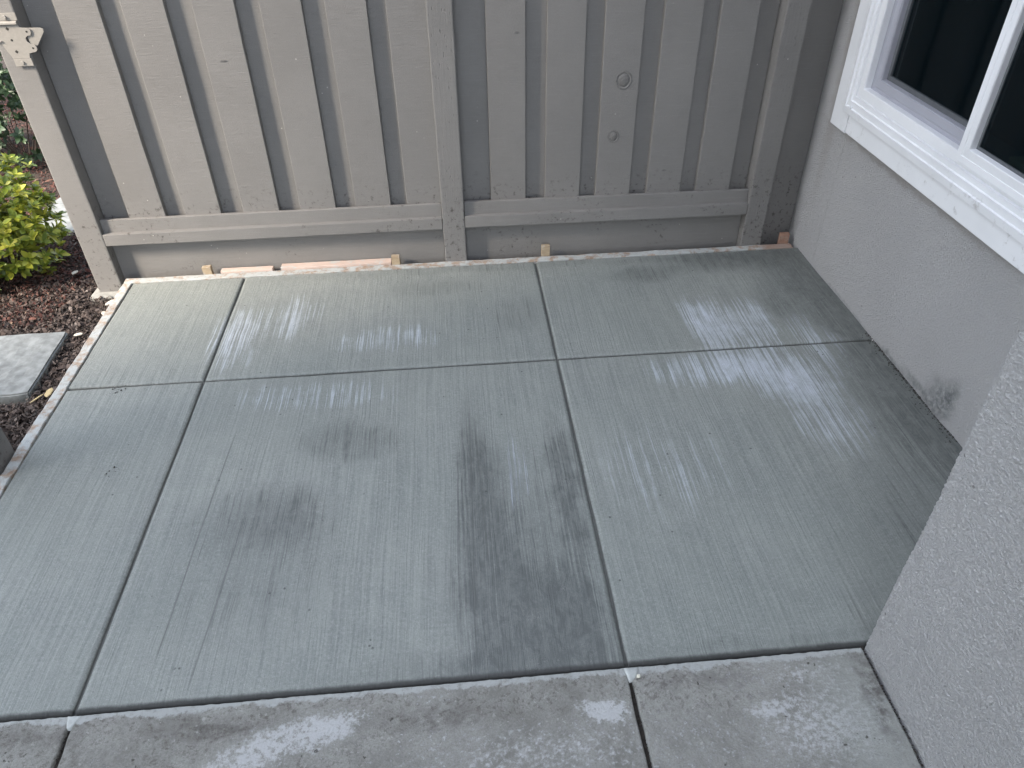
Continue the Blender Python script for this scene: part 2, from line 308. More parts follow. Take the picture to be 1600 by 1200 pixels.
# ------------------------------------------------------------------ new slab
XL, X1, XW, YJ, YB = -1.733, -1.263, 1.19, 1.23, 1.9606
def axis_pts(a, b, ra, rb, step=.03):
    off = [0, .0012, .0025, .004, .006, .009, .013, .018, .024]
    L = [a+o*max(1, ra/.012) for o in off]; Rr = [b-o*max(1, rb/.012) for o in off]
    n = max(2, int((Rr[-1]-L[-1])/step)); mid = [L[-1]+(Rr[-1]-L[-1])*i/n for i in range(1, n)]
    return L+mid+Rr[::-1]
def fillet(d, r, drop):
    if d >= r: return 0
    q = 1-d/r; return -drop*(1-math.sqrt(max(0, 1-q*q)))
def panel(name, x0, x1, y0, y1, rad, mat, parent, top=0, depth=.10, und=.0007, ragged=0, seed=0):
    """rad = (left, right, front, back) rounding radii"""
    X = axis_pts(x0, x1, rad[0], rad[1]); Y = axis_pts(y0, y1, rad[2], rad[3]); vs = []
    if ragged: X = sorted(set(X+[x0+.008*i for i in range(int((x1-x0)/.008))]))
    for y in Y:
        for x in X:
            z = top+min(fillet(x-x0, rad[0], rad[0]), fillet(x1-x, rad[1], rad[1]), fillet(y-y0, rad[2], rad[2]), fillet(y1-y, rad[3], rad[3]))
            z += und*noise.noise(Vector((x*4+seed, y*4, 0)))*2+und*noise.noise(Vector((x*17, y*17, 3)))
            ww = Vector((x*6, y*6, seed)); wx = noise.noise(ww)*.0016; wy = noise.noise(ww+Vector((9, 9, 9)))*.0016
            if ragged:
                e = min(x-x0, x1-x, .03); k = max(0, 1-e/.03); wx += k*ragged*noise.noise(Vector((x*3, y*70, 4+seed)))
                k = max(0, 1-(y1-y)/.03); wy += k*ragged*.4*noise.noise(Vector((x*60, 2, 4+seed)))
            vs.append((x+wx, y+wy, z))
    nx, ny = len(X), len(Y); fs = [[j*nx+i, j*nx+i+1, (j+1)*nx+i+1, (j+1)*nx+i] for j in range(ny-1) for i in range(nx-1)]
    ring = [i for i in range(nx)]+[j*nx+nx-1 for j in range(1, ny)]+[(ny-1)*nx+i for i in range(nx-2, -1, -1)]+[j*nx for j in range(ny-2, 0, -1)]
    b = len(vs)
    for k in ring: v = vs[k]; vs.append((v[0], v[1], top-depth))
    nr = len(ring)
    for k in range(nr): fs.append([ring[k], b+k, b+(k+1) % nr, ring[(k+1) % nr]])
    return link(name, pyd(vs, fs), mat, parent, smooth=True)
G = .0022
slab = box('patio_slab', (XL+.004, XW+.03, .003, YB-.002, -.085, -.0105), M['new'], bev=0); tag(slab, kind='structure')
xsn = [(XL, X1-G), (X1+G, -G), (G, XW+.012)]; ysn = [(0, YJ-G), (YJ+G, YB)]
for i, (a, b) in enumerate(xsn):
    for j, (c, d) in enumerate(ysn):
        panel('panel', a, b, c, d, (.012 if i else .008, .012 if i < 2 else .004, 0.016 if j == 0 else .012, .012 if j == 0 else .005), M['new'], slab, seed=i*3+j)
# ------------------------------------------------------------------ old slab
old = box('porch_slab', (-3.2, .57, -2.9, -.006, -.095, -.010), M['dirt'], bev=0); tag(old, kind='structure')
ox = [(-3.2, -1.2615), (-1.252, -.005), (.0045, .566)]
for i, (a, b) in enumerate(ox):
    panel('panel', a, b, -2.9, -.0035, (.005, .005, .005, .0035), M['old'], old, top=.002, und=.0010, ragged=.005, seed=20+i)
# cement squeezed into the joints and dark crumbs further down
def lump(name, pts, z0, z1, mat, parent, seed=0):
    n = len(pts); cx = sum(p[0] for p in pts)/n; cy = sum(p[1] for p in pts)/n; vs = [(cx, cy, z1)]; fs = []
    rings = [(.55, z1), (.85, z1-.0006), (1, z0)]; K = 24
    def at(t):
        t = t*n; i = int(t) % n; f = t-int(t); a, b = pts[i], pts[(i+1) % n]; return a[0]+(b[0]-a[0])*f, a[1]+(b[1]-a[1])*f
    for q, z in rings:
        for k in range(K):
            px, py = at(k/K); j = 1+.12*noise.noise(Vector((k*.9+seed, q*3, 0))); vs.append((cx+(px-cx)*q*j, cy+(py-cy)*q*j, z+.0006*noise.noise(Vector((k, q*9, seed)))))
    for k in range(K): fs.append([0, 1+k, 1+(k+1) % K])
    for r in range(2):
        for k in range(K): a = 1+r*K; fs.append([a+k, a+K+k, a+K+(k+1) % K, a+(k+1) % K])
    return link(name, pyd(vs, fs), mat, parent, smooth=True)
M['smear'] = simple('fresh_cement', (.50, .52, .50), .85, .25, 60, bump=.7)
lump('cement_smear', [(-.012, -.003), (.028, -.003), (.024, -.018), (.008, -.036), (-.003, -.040), (-.009, -.020)], -.004, .0035, M['smear'], old, 1)
lump('cement_smear', [(-1.272, -.003), (-1.236, -.003), (-1.246, -.020), (-1.256, -.036), (-1.264, -.034), (-1.268, -.02)], -.004, .0035, M['smear'], old, 5)
def crumbs(name, spots, mat, parent, smin, smax, seed=1):
    rr = random.Random(seed); vs = []; fs = []
    for (x, y, z) in spots:
        s = rr.uniform(smin, smax); b = len(vs)
        for (dx, dy, dz) in ((1, 0, 0), (-1, 0, 0), (0, 1, 0), (0, -1, 0), (0, 0, 1), (0, 0, -1)):
            vs.append((x+dx*s*rr.uniform(.5, 1), y+dy*s*rr.uniform(.5, 1), z+dz*s*rr.uniform(.4, .8)))
        for a, b2, c in ((0, 2, 4), (2, 1, 4), (1, 3, 4), (3, 0, 4), (2, 0, 5), (1, 2, 5), (3, 1, 5), (0, 3, 5)): fs.append([b+a, b+b2, b+c])
    o = link(name, pyd(vs, fs), mat, parent); o['kind'] = 'stuff'; return o
rr = random.Random(3)
crumbs('joint_grit', [(-.001+rr.uniform(-.006, .006)-.010*0, -.04-rr.random()*.8, -.008+rr.uniform(-.006, .004)) for _ in range(700)]+[(-1.257+rr.uniform(-.006, .006), -.04-rr.random()*.5, -.008+rr.uniform(-.006, .004)) for _ in range(450)], M['dirt'], old, .0015, .004)
crumbs('wall_foot_grit', [(.567+rr.uniform(-.003, .002), -rr.random()**1.2*.6, .0005) for _ in range(260)], M['dirt'], old, .0012, .0035, 5)

# ------------------------------------------------------------------ house: right wall, projecting wall, window
house = empty('house', (XW, 0, 0))
tag(house, 'pale grey textured stucco house with white framed window above the patio corner', 'house')
house_off = Matrix.Translation((-XW, 0, 0))
def hp(name, me, mat, parent=house, smooth=False):
    o = link(name, me, mat, None, smooth=smooth); o.parent = parent; o.matrix_parent_inverse = Matrix.Translation((-XW, 0, 0)) if parent is house else Matrix.Identity(4); return o
def frange(a, b, s): n = int(round((b-a)/s)); return [a+(b-a)*i/n for i in range(n+1)]
def rough_h(p, amp=1.0):
    return amp*(.0004*noise.noise(p*60)+.0014*noise.noise(Vector((p.x, p.y*.8, p.z*1.3))*125)+.003*noise.noise(p*3.1))
WY0, WY1, WZ0, WZ1 = .10, 1.80, .62, 1.95       # wall opening behind the casing
Ys = [-3, -1, .0, .3, .5]+frange(.6, 2.1, .006)+[2.3, 3.0, 4.5]; Ys = sorted(set(Ys+[WY0, WY1])); Zs = sorted(set([-.12, -.03]+frange(0, 1.12, .006)+[WZ0, 1.4, WZ1, 2.4, 5.0]))
vs = []; ny = len(Ys)
for z in Zs:
    for y in Ys:
        d = rough_h(Vector((0, y, z)))
        d += .010*math.exp(-(((y-.79)/.06)**2+((z-.03)/.05)**2))*(.6+noise.noise(Vector((0, y*60, z*60))))     # old mortar lump at the foot
        vs.append((XW-d, y, z))
fs = []
for j in range(len(Zs)-1):
    for i in range(ny-1):
        if Ys[i] >= WY0-1e-6 and Ys[i+1] <= WY1+1e-6 and Zs[j] >= WZ0-1e-6 and Zs[j+1] <= WZ1+1e-6: continue
        fs.append([j*ny+i, (j+1)*ny+i, (j+1)*ny+i+1, j*ny+i+1])
hp('stucco_wall', pyd(vs, fs), M['stucco'], smooth=True)
# projecting wall: path round its bullnosed corner
XC = .572; path = []; r = .006
for y in [-2.9, -1.5, -.8]+frange(-.45, -r-.001, .0032): path.append((XC, y, -1, 0))
for k in range(0, 7):
    a = math.pi/2*k/6; path.append((XC+r-r*math.cos(a), -r+r*math.sin(a), -math.cos(a), math.sin(a)))
for x in [XC+.012, XC+.03, .7, 1.0, XW+.05]: path.append((x, 0, 0, 1))
Zc = [-.12, -.03]+frange(0, 1.05, .0032)+[1.5, 2.6]; vs = []; npth = len(path)
for z in Zc:
    for (x, y, nx_, ny_) in path:
        p = Vector((x, y, z)); d = rough_h(p, 1.5)
        if nx_ > -1 and ny_ > 0 and nx_ < 0: d += .0016*noise.noise(Vector((1, 2, z*62)))+.0022*noise.noise(Vector((1, 9, z*150)))-.001
        vs.append((x+nx_*d, y+ny_*d, z))
fs = [[j*npth+i, j*npth+i+1, (j+1)*npth+i+1, (j+1)*npth+i] for j in range(len(Zc)-1) for i in range(npth-1)]
hp('projecting_wall', pyd(vs, fs), M['stucco_near'], smooth=True)
hp('shading_eave', box_me(.62, 1.7, .9, 4.5, 2.35, 2.5, bev=.01), M['plaster'])  # unseen overhang, set low and wide to darken the far right corner
# window
def ring_me(y0, y1, z0, z1, prof):
    """mitred frame: prof = (inset, x) pairs from the outer to the inner edge"""
    vs = []
    for (t, x) in prof: vs += [(x, y0+t, z0+t), (x, y1-t, z0+t), (x, y1-t, z1-t), (x, y0+t, z1-t)]
    fs = []
    for k in range(len(prof)-1):
        for c in range(4): a = k*4; fs.append([a+c, a+(c+1) % 4, a+4+(c+1) % 4, a+4+c])
    me = pyd(vs, fs); bm = bmesh.new(); bm.from_mesh(me); bmesh.ops.recalc_face_normals(bm, faces=bm.faces[:]); bm.to_mesh(me); bm.free(); return me
FY0, FY1, FZ0, FZ1 = .15, 1.826, .658, 1.86
wprof = [(0, 1.185), (0, 1.160), (.024, 1.156), (.0265, 1.1615), (.050, 1.1585), (.0525, 1.1645), (.070, 1.1620), (.072, 1.1700), (.076, 1.1700), (.0785, 1.1640), (.108, 1.1640), (.110, 1.168), (.110, 1.190)]
win = hp('window', ring_me(FY0, FY1, FZ0, FZ1, wprof), M['vinyl']); tag(win, 'white vinyl sliding window with two dark panes')
def wp(name, me, mat, smooth=False): o = link(name, me, mat, win, smooth=smooth); return o
wp('casing', box_me(1.166, 1.196, 1.776, 1.902, .585, 2.0, bev=.002), M['casing'])
wp('casing', box_me(1.169, 1.196, .02, 1.7745, .588, .6575, bev=.0015), M['casing'])
wp('casing', box_me(1.169, 1.196, .02, 1.7745, 1.861, 2.0, bev=.0015), M['casing'])
# fixed light, set back
wp('sash', ring_me(1.05, FY1-.110, FZ0+.110, FZ1-.110, [(0, 1.1895), (.004, 1.196), (.010, 1.198), (.014, 1.194), (.038, 1.194), (.041, 1.199), (.042, 1.216)]), M['sash_shaded'])
wp('gasket', ring_me(1.05+.042, FY1-.152, FZ0+.152, FZ1-.152, [(0, 1.2155), (.016, 1.2155), (.016, 1.226)]), M['trackdark'])
wp('pane', box_me(1.222, 1.227, 1.095, FY1-.155, FZ0+.155, FZ1-.155, bev=0), M['glass'])
# sliding light in front, on the right
wp('sash', ring_me(.24, 1.100, FZ0+.084, FZ1-.09, [(0, 1.205), (0, 1.160), (.002, 1.158), (.022, 1.158), (.0235, 1.160), (.048, 1.157), (.050, 1.160), (.052, 1.176)]), M['vinyl'])
wp('gasket', ring_me(.24+.052, 1.048, FZ0+.136, FZ1-.14, [(0, 1.1755), (.009, 1.1755), (.009, 1.181)]), M['trackdark'])
wp('pane', box_me(1.179, 1.184, .30, 1.040, FZ0+.143, FZ1-.15, bev=0), M['glass'])
wp('weep_cover', box_me(1.150, 1.159, 1.752, 1.768, FZ0+.027, FZ0+.034, bev=.001), M['vinyl'])
hp('interior_room', box_me(1.30, 3.2, -.2, 2.3, .2, 2.4, bev=0), M['room'])
bm = bmesh.new(); bm.from_mesh(bpy.data.objects['interior_room'].data); bmesh.ops.delete(bm, geom=[f for f in bm.faces if f.calc_center_median().x < 1.31], context='FACES'); bm.to_mesh(bpy.data.objects['interior_room'].data); bm.free()
hp('interior_sill', box_me(1.192, 1.26, .15, .93, FZ0+.125, FZ0+.158, bev=.003), M['tan'])
hp('interior_sill', box_me(1.236, 1.31, .932, 1.80, FZ0+.10, FZ0+.125, bev=.003), M['trackdark'])
# tall block added out of view left of the porch, shading slab and fence
blocker = box('shade_blocker', (-6, -3.4, -8, -.84, -.1, 7.6), M['plaster'], bev=.01)
tag(blocker, 'plain unseen block added left of the porch to shade the patio', 'house')
rf = link('blocker_top', box_me(-6.1, -3.35, -8.1, -.82, 7.6, 7.75), M['blocker_top'], blocker)

# ------------------------------------------------------------------ fence
fence = empty('fence', (-.35, 2.05, 0)); tag(fence, 'taupe painted board and batten fence along the far edge of the patio', 'fence')
FI = Matrix.Translation((.35, -2.05, 0))
def fp(name, me, mat, parent=fence, smooth=False):
    o = link(name, me, mat, None, smooth=smooth); o.parent = parent
    if parent is fence: o.matrix_parent_inverse = FI
    return o
k = 1.0153
def fx(x): return CX+(x-CX)*k
starts = [-1.666, -1.441, -1.207, -.975, -.748, -.537]; starts2 = [-.184, .044, .258, .4765, .6915]
battens = []
proto = None
PW = .145*k
for i, s in enumerate(starts+starts2):
    w = PW if s != -.537 else .150*k
    me = box_me(0, w, 0, .028, .25, 1.80, bev=.0015, seg=1, cuts=14, jit=.0012, seed=i*3.3)
    o = fp('batten', me, M['paint']); o.location = (fx(s), 2.038, 0)
    o.rotation_euler = (0, R([.05, -.1, .12, 0, -.05, .05, .08, -.06, 0, .1, -.05][i]), 0); battens.append(o)
edges = [(-1.800, -1.62), (-1.56, -1.40), (-1.33, -1.16), (-1.10, -.93), (-.87, -.70), (-.64, -.49), (-.31, -.12), (-.08, .10), (.14, .32), (.36, .54), (.58, .76), (.79, .9385), (1.034, 1.188)]
for i, (a, b) in enumerate(edges):
    fp('backing_board', box_me(a, b, 2.068, 2.086, -.06 if i == len(edges)-1 else .10, 1.80, bev=.001, seg=1, cuts=10, jit=.0006, seed=i*1.7), M['paint'])
posts = [(-1.905, -1.803, 2.000), (-.395, -.300, 1.999), (.940, 1.033, 2.000)]
for i, (a, b, y) in enumerate(posts):
    me = box_me(a, b, y, y+.098, -.14, 1.86, bev=.005, seg=2, cuts=40, jit=.0012, seed=i*7)
    p = fp('post', me, M['post'] if i else M['paint'], smooth=False)
    if i == 1:
        q = p
fp('footing', box_me(-1.935, -1.775, 1.955, 2.12, -.13, -.058, bev=.01, cuts=8, jit=.006, seed=3), M['foot'])
for (a, b, za, zb) in ((-1.8015, -.3965, 0, 0), (-.2985, .9385, .002, -.004)):
    for (y0, z0, z1) in ((2.021, .206, .266), (1.999, .160, .2105)):
        bm = bmesh.new(); bm.from_mesh(box_me(a, b, y0, 2.0377, z0, z1, bev=.002, seg=2, cuts=26, jit=.0012, seed=a+z0*9))
        for v in bm.verts: v.co.z += za+(zb-za)*(v.co.x-a)/(b-a)
        me = bpy.data.meshes.new('mesh'); bm.to_mesh(me); bm.free(); fp('rail', me, M['rail'])
    fp('kickboard', box_me(a, b, 2.0475, 2.0665, -.12, .2495, bev=.001, cuts=16, jit=.001, seed=a*3), M['rail'])
    fp('top_rail', box_me(a, b, 2.0, 2.0447, 1.66, 1.75, bev=.002), M['rail'])
fp('fence_cap', box_me(-1.93, 1.17, 1.98, 2.12, 1.861, 1.90, bev=.003), M['rail'])
# knots in the battens
def knot_me(rad, seed):
    vs = []; fs = []; K = 20
    prof = [(1.25, 0), (1.12, -.0012), (1.02, -.0008), (.94, .0030), (.86, .0008), (.5, -.0014), (.2, -.0022)]
    for (q, h) in prof:
        for a in range(K):
            t = 2*math.pi*a/K; rr_ = rad*q*(1+.10*noise.noise(Vector((math.cos(t)*1.3, math.sin(t)*1.3, seed))))
            vs.append((rr_*math.cos(t), h+.0006*noise.noise(Vector((t*3, q*7, seed))), rr_*math.sin(t)*1.04))
    for r_ in range(len(prof)-1):
        for a in range(K): fs.append([r_*K+a, r_*K+(a+1) % K, (r_+1)*K+(a+1) % K, (r_+1)*K+a])
    fs.append([(len(prof)-1)*K+a for a in range(K)])
    me = pyd(vs, fs); bm = bmesh.new(); bm.from_mesh(me); bmesh.ops.recalc_face_normals(bm, faces=bm.faces[:]); bm.to_mesh(me); bm.free(); return me
M['knot'] = simple('painted_knot', tuple(x*.88 for x in PAINT), .6, .35, 160, bump=.4)
def knot(par, x, z, rad, sy, y=2.0365):
    o = link('knot', knot_me(rad, x*9), M['knot'], None, smooth=True); o.parent = par
    lo = par.location; o.location = (x-lo.x, y-lo.y, z-lo.z)
knot(battens[8], .353, .738, .0275, 1); knot(battens[8], .327, .517, .0200, 1)
# hairline splits in the paint
for (par, x, z, w, h) in ((battens[9], .545, .362, .018, .004), (battens[2], -1.170, .862, .026, .006), (battens[6], -.075, .925, .016, .005)):
    o = link('split', prism_me([(0, 0), (w*.5, h*.8), (w, h*.3), (w*.6, -h*.2)], 1, -.0022, .001), M['knot'], par); o.location = (x-par.location.x, -.0005, z)
# gate latch on the left post
ly = 1.9965
latch = fp('gate_latch', prism_me([(-1.905, 1.016), (-1.808, 1.017), (-1.803, 1.007), (-1.778, 1.004), (-1.772, .999), (-1.772, .988), (-1.778, .980), (-1.788, .979), (-1.797, .973), (-1.797, .961), (-1.788, .953), (-1.776, .950), (-1.772, .943), (-1.773, .933), (-1.780, .926), (-1.804, .922), (-1.808, .906), (-1.866, .906), (-1.885, .955), (-1.905, .962)], 1, ly-.0035, ly, bev=.0008), M['latch'])
tag(latch, 'painted metal gate latch plate with holes and a pointed tongue')
fp('latch_tongue', prism_me([(-1.795, 1.004), (-1.738, 1.003), (-1.730, .999), (-1.731, .989), (-1.768, .946), (-1.790, .946)], 1, ly+.001, ly+.005, bev=.0008), M['latch'])
def lp(name, me, mat, smooth=False): o = link(name, me, mat, None, smooth=smooth); o.parent = latch; return o
lp('strap', box_me(-1.904, -1.801, ly-.004, ly-.0002, 1.030, 1.054, bev=.001), M['latch'])
lp('ridge', prism_me([(ly, 1.017), (ly, 1.030), (ly-.010, 1.026), (ly-.011, 1.018)], 0, -1.905, -1.806, bev=.001), M['latch'])
lp('strap', box_me(-1.865, -1.8035, ly-.0065, ly-.0037, .881, .906, bev=.001), M['latch'])
lp('slot_lip', box_me(-1.905, -1.880, ly-.008, ly-.0037, .962, .967, bev=.001), M['latch'])
def disc(name, x, z, rad, y0, y1, mat, K=12, sx=1):
    return lp(name, prism_me([(x+rad*sx*math.cos(2*math.pi*a/K), z+rad*math.sin(2*math.pi*a/K)) for a in range(K)], 1, y0, y1, bev=.0006 if y0 < ly-.005 else 0), mat)
for (x, z) in ((-1.839, 1.041), (-1.838, .893)): disc('bolt', x, z, .0062, ly-.0105, ly-.003, M['latch'])
for (x, z, rad, K) in ((-1.846, 1.004, .0062, 4), (-1.846, .967, .0042, 8), (-1.845, .929, .0062, 4), (-1.786, .993, .0035, 10), (-1.785, .939, .0035, 10), (-1.743, .996, .0025, 8)):
    disc('hole', x, z, rad, ly-.0040, ly-.003, M['hole'], K) if x < -1.75 else None
# nail heads
def nail(x, y, z): fp('nail_head', prism_me([(x+.004*math.cos(a*math.pi/4), z+.004*math.sin(a*math.pi/4)) for a in range(8)], 1, y-.002, y+.002, bev=.0004), M['paint'])
nail(-1.665, 2.0655, 1.045)
# gate post on the near side of the gate opening
gp = box('gate_post', (-1.885, -1.782, .80, .925, -.14, 1.45), M['post'], bev=.006, cuts=30, jit=.001, seed=4)
tag(gp, 'dark taupe wooden gate post rising beside the left form board', 'post')

# ------------------------------------------------------------------ form boards, stakes, laths
t = box('form_board', (-1.772, 1.172, 1.9625, 1.9995, -.086, .0035), M['form'], bev=.003, cuts=90, jit=.0030, seed=2)
tag(t, 'long cement smeared form board between the patio and the fence', 'form board', 'form boards round the patio')
def form_left():
    return box('form_board', (-1.772, -1.7355, -.02, 1.9605, -.086, .0035), M['form'], bev=.003, cuts=80, jit=.0036, seed=8)
tag(form_left(), 'cement smeared form board down the left edge of the patio by the mulch', 'form board', 'form boards round the patio')
def stake(x, w, z, mat, label, rz=0, yy=2.0015, tilt=0):
    o = link('stake', box_me(-w/2, w/2, 0, .021, -.2, z, bev=.0015, cuts=6, jit=.0012, seed=x*5), mat); o.location = (x, yy, 0); o.rotation_euler = (0, R(tilt), R(rz))
    tag(o, label, 'stake', 'wooden stakes holding the form board'); return o
stake(-1.425, .038, .036, M['stake'], 'leftmost short wooden stake behind the form board, beside the short lath', 2, tilt=-3)
stake(-.612, .036, .040, M['stake'], 'short wooden stake at the right end of the long pink lath', -2)
stake(.052, .036, .052, M['stake'], 'lone pale topped stake right of the middle fence post', 1)
stake(1.142, .042, .048, M['redstake'], 'reddish wooden stake in the corner against the stucco wall', -3, yy=2.0035)
a = box('lath', (-1.372, -1.150, 2.003, 2.035, -.03, .010), M['lath'], bev=.001, cuts=8, jit=.001, seed=1); tag(a, 'short pinkish wood offcut lying behind the form board near the left stake', 'lath')
a = box('lath', (-1.113, -.634, 2.003, 2.042, -.03, .013), M['lath'], bev=.001, cuts=14, jit=.0014, seed=6); tag(a, 'long pink cement spotted wood strip lying behind the form board', 'lath')

# ------------------------------------------------------------------ stepping stones
def stone(pts, z, th, label, seed):
    bm = bmesh.new(); vs = [bm.verts.new((x, y, z)) for x, y in pts]; f = bm.faces.new(vs)
    r_ = bmesh.ops.extrude_face_region(bm, geom=[f]); 
    for v in r_['geom']:
        if isinstance(v, bmesh.types.BMVert): v.co.z -= th
    bmesh.ops.recalc_face_normals(bm, faces=bm.faces[:])
    bmesh.ops.bevel(bm, geom=bm.edges[:], offset=.006, segments=2, affect='EDGES'); bmesh.ops.subdivide_edges(bm, edges=[e for e in bm.edges if e.calc_length() > .05], cuts=14, use_grid_fill=True)
    for v in bm.verts: v.co += noise.noise_vector(v.co*18+Vector((seed, 0, 0)))*.004
    me = bpy.data.meshes.new('mesh'); bm.to_mesh(me); bm.free()
    c = (sum(p[0] for p in pts)/len(pts), sum(p[1] for p in pts)/len(pts)); me.transform(Matrix.Translation((-c[0], -c[1], -z)))
    o = link('stepping_stone', me, M['stone'], loc=(c[0], c[1], z)); tag(o, label, 'stepping stone', 'square stepping stones in the mulch')
stone([(-1.912, 1.675), (-1.898, 1.275), (-2.33, 1.235), (-2.35, 1.665)], -.040, .05, 'pale concrete stepping stone in mulch beside the left form board', 1)
stone([(-2.229, 2.594), (-2.115, 2.75), (-2.30, 3.02), (-2.457, 3.024), (-2.55, 2.62)], -.040, .045, 'far stepping stone showing between the bright shrub and the fence post', 2)

# ------------------------------------------------------------------ mulch
def chips(name, n, region, mat, lmin, lmax, seed, zbase=-.085, zvar=.030):
    rr = random.Random(seed); vs = []; fs = []; cs = []
    for _ in range(n):
        x, y = region(rr); L = rr.uniform(lmin, lmax)*(1 if rr.random() < .8 else 1.7); W = L*rr.uniform(.14, .42); T = rr.uniform(.001, .0035); a = rr.uniform(0, 6.28); tl = rr.gauss(0, .28); rl = rr.gauss(0, .4)
        z = zbase+rr.random()*zvar; ca, sa = math.cos(a), math.sin(a); b = len(vs); sh = min(1, max(0, rr.gauss(.42, .22))); j = [rr.uniform(.6, 1.2) for _ in range(4)]
        for (px, py, pz) in ((-.5*L, -.5*W*j[0], 0), (.5*L, -.5*W*j[1]*.6, 0), (.5*L, .5*W*j[2]*.6, 0), (-.5*L, .5*W*j[3], 0), (0, -.6*W, T*2), (0, .6*W, T*2.2)):
            zz = pz+px*tl+py*rl; vs.append((x+px*ca-py*sa, y+px*sa+py*ca, z+zz)); cs.append(sh)
        for (px, py) in ((0, 0),): pass
        fs += [[b, b+4, b+5, b+3], [b+4, b+1, b+2, b+5]]
    me = pyd(vs, fs); ca_ = me.color_attributes.new('shade', 'FLOAT_COLOR', 'POINT')
    for i, c in enumerate(cs): ca_.data[i].color = (c, c, c, 1)
    o = link(name, me, mat); o['kind'] = 'stuff'; return o
def reg_near(rr):
    while 1:
        x = -1.775-rr.random()**1.2*.9; y = rr.uniform(.85, 2.6)
        if -1.91 > x > -2.34 and 1.25 < y < 1.66: continue
        if x > -1.935 and y > 1.96: continue
        return x, y
def reg_far(rr):
    while 1:
        x = rr.uniform(-4.6, -1.80); y = 2.1+rr.random()**1.1*3.6
        if y < 2.3 and x > -1.95: continue
        if -2.5 < x < -2.15 and 2.6 < y < 2.98: continue
        return x, y
tag(chips('grey_bark_mulch', 26000, reg_near, M['mulch_grey'], .007, .024, 2), 'grey brown shredded bark mulch left of the patio', 'mulch')
def reg_mix(rr):
    return -2.02-rr.random()*.8, rr.uniform(1.75, 2.7)
tag(chips('dark_red_mulch', 7000, reg_mix, M['mulch_red'], .006, .018, 3, -.080, .034), 'dark red mulch under the bright shrub', 'mulch')
tag(chips('red_bark_mulch', 32000, reg_far, M['mulch_red'], .009, .026, 4), 'red bark mulch behind the bright shrub', 'mulch')
# loose pale chips
def chip(x, y, z, L, W, a, mat, label, group=None, tilt=.1):
    pts = [(-.5*L, -.2*W), (-.1*L, -.5*W), (.4*L, -.35*W), (.5*L, .1*W), (.1*L, .5*W), (-.4*L, .35*W)]
    o = link('wood_chip', prism_me(pts, 2, 0, .004, bev=.001), mat, loc=(x, y, z)); o.rotation_euler = (tilt, -tilt, a); tag(o, label, 'chip', group); return o
chip(-1.862, 1.650, -.045, .036, .017, .1, M['chip'], 'pale flat chip on the mulch right of the near stepping stone')
chip(-1.800, 1.232, -.012, .040, .020, 1.1, M['yellowchip'], 'yellow wood chip leaning on the left form board', tilt=.35)
chip(-1.845, 1.225, -.030, .055, .006, .75, M['yellowchip'], 'thin yellow splinter beside the yellow chip on the mulch', tilt=.2)
chip(-2.62, 2.92, -.045, .03, .018, .6, M['chip'], 'small pale chip on red mulch above the bright shrub', 'small pale chips on the red mulch')
chip(-2.075, 2.50, -.045, .045, .025, .2, M['chip'], 'pale chip on dark mulch between bright shrub and fence post')
chip(-2.06, 2.16, -.040, .03, .02, .9, M['chip'], 'pale fleck on the dark mulch left of the fence post foot')
chip(-1.805, 1.86, -.030, .045, .02, .9, M['chip'], 'cement crumb against the foot of the left fence post')
chip(-1.80, 1.775, -.03, .03, .02, 2.2, M['chip'], 'small broken chip between mulch and form board below the post')
o = link('pebble', prism_me([(-.005, -.003), (.001, -.005), (.005, -.001), (.004, .004), (-.003, .004)], 2, 0, .005, bev=.0012), simple('white_pebble', (.75, .72, .60), .7), loc=(.019, -.030, .0035)); tag(o, 'tiny white pebble on the old porch slab at the joint', 'pebble')
# dark debris specks on the new slab
for (cx_, cy_, n_, lab) in ((-1.425, .79, 5, 'tiny dark crumbs in the lower middle of the left slab panel'), (-1.556, 1.205, 6, 'tiny dark crumbs just below the left end of the cross joint')):
    rr = random.Random(int(cx_*-100)); o = crumbs('debris', [(rr.uniform(-.03, .03), rr.uniform(-.025, .025), .001) for _ in range(n_*2)], M['dirt'], None, .0018, .0045, 4)
    o.location = (cx_, cy_, 0); tag(o, lab, 'debris')
o = crumbs('wall_debris', [(1.19-.004+rr.uniform(-.006, .004)-.03*(rr.random()**7), .66+rr.random()**1.0*.62, .001) for _ in range(420)], M['dirt'], None, .0008, .0038, 8); tag(o, 'dark crumbs of soil along the foot of the stucco wall', 'debris')

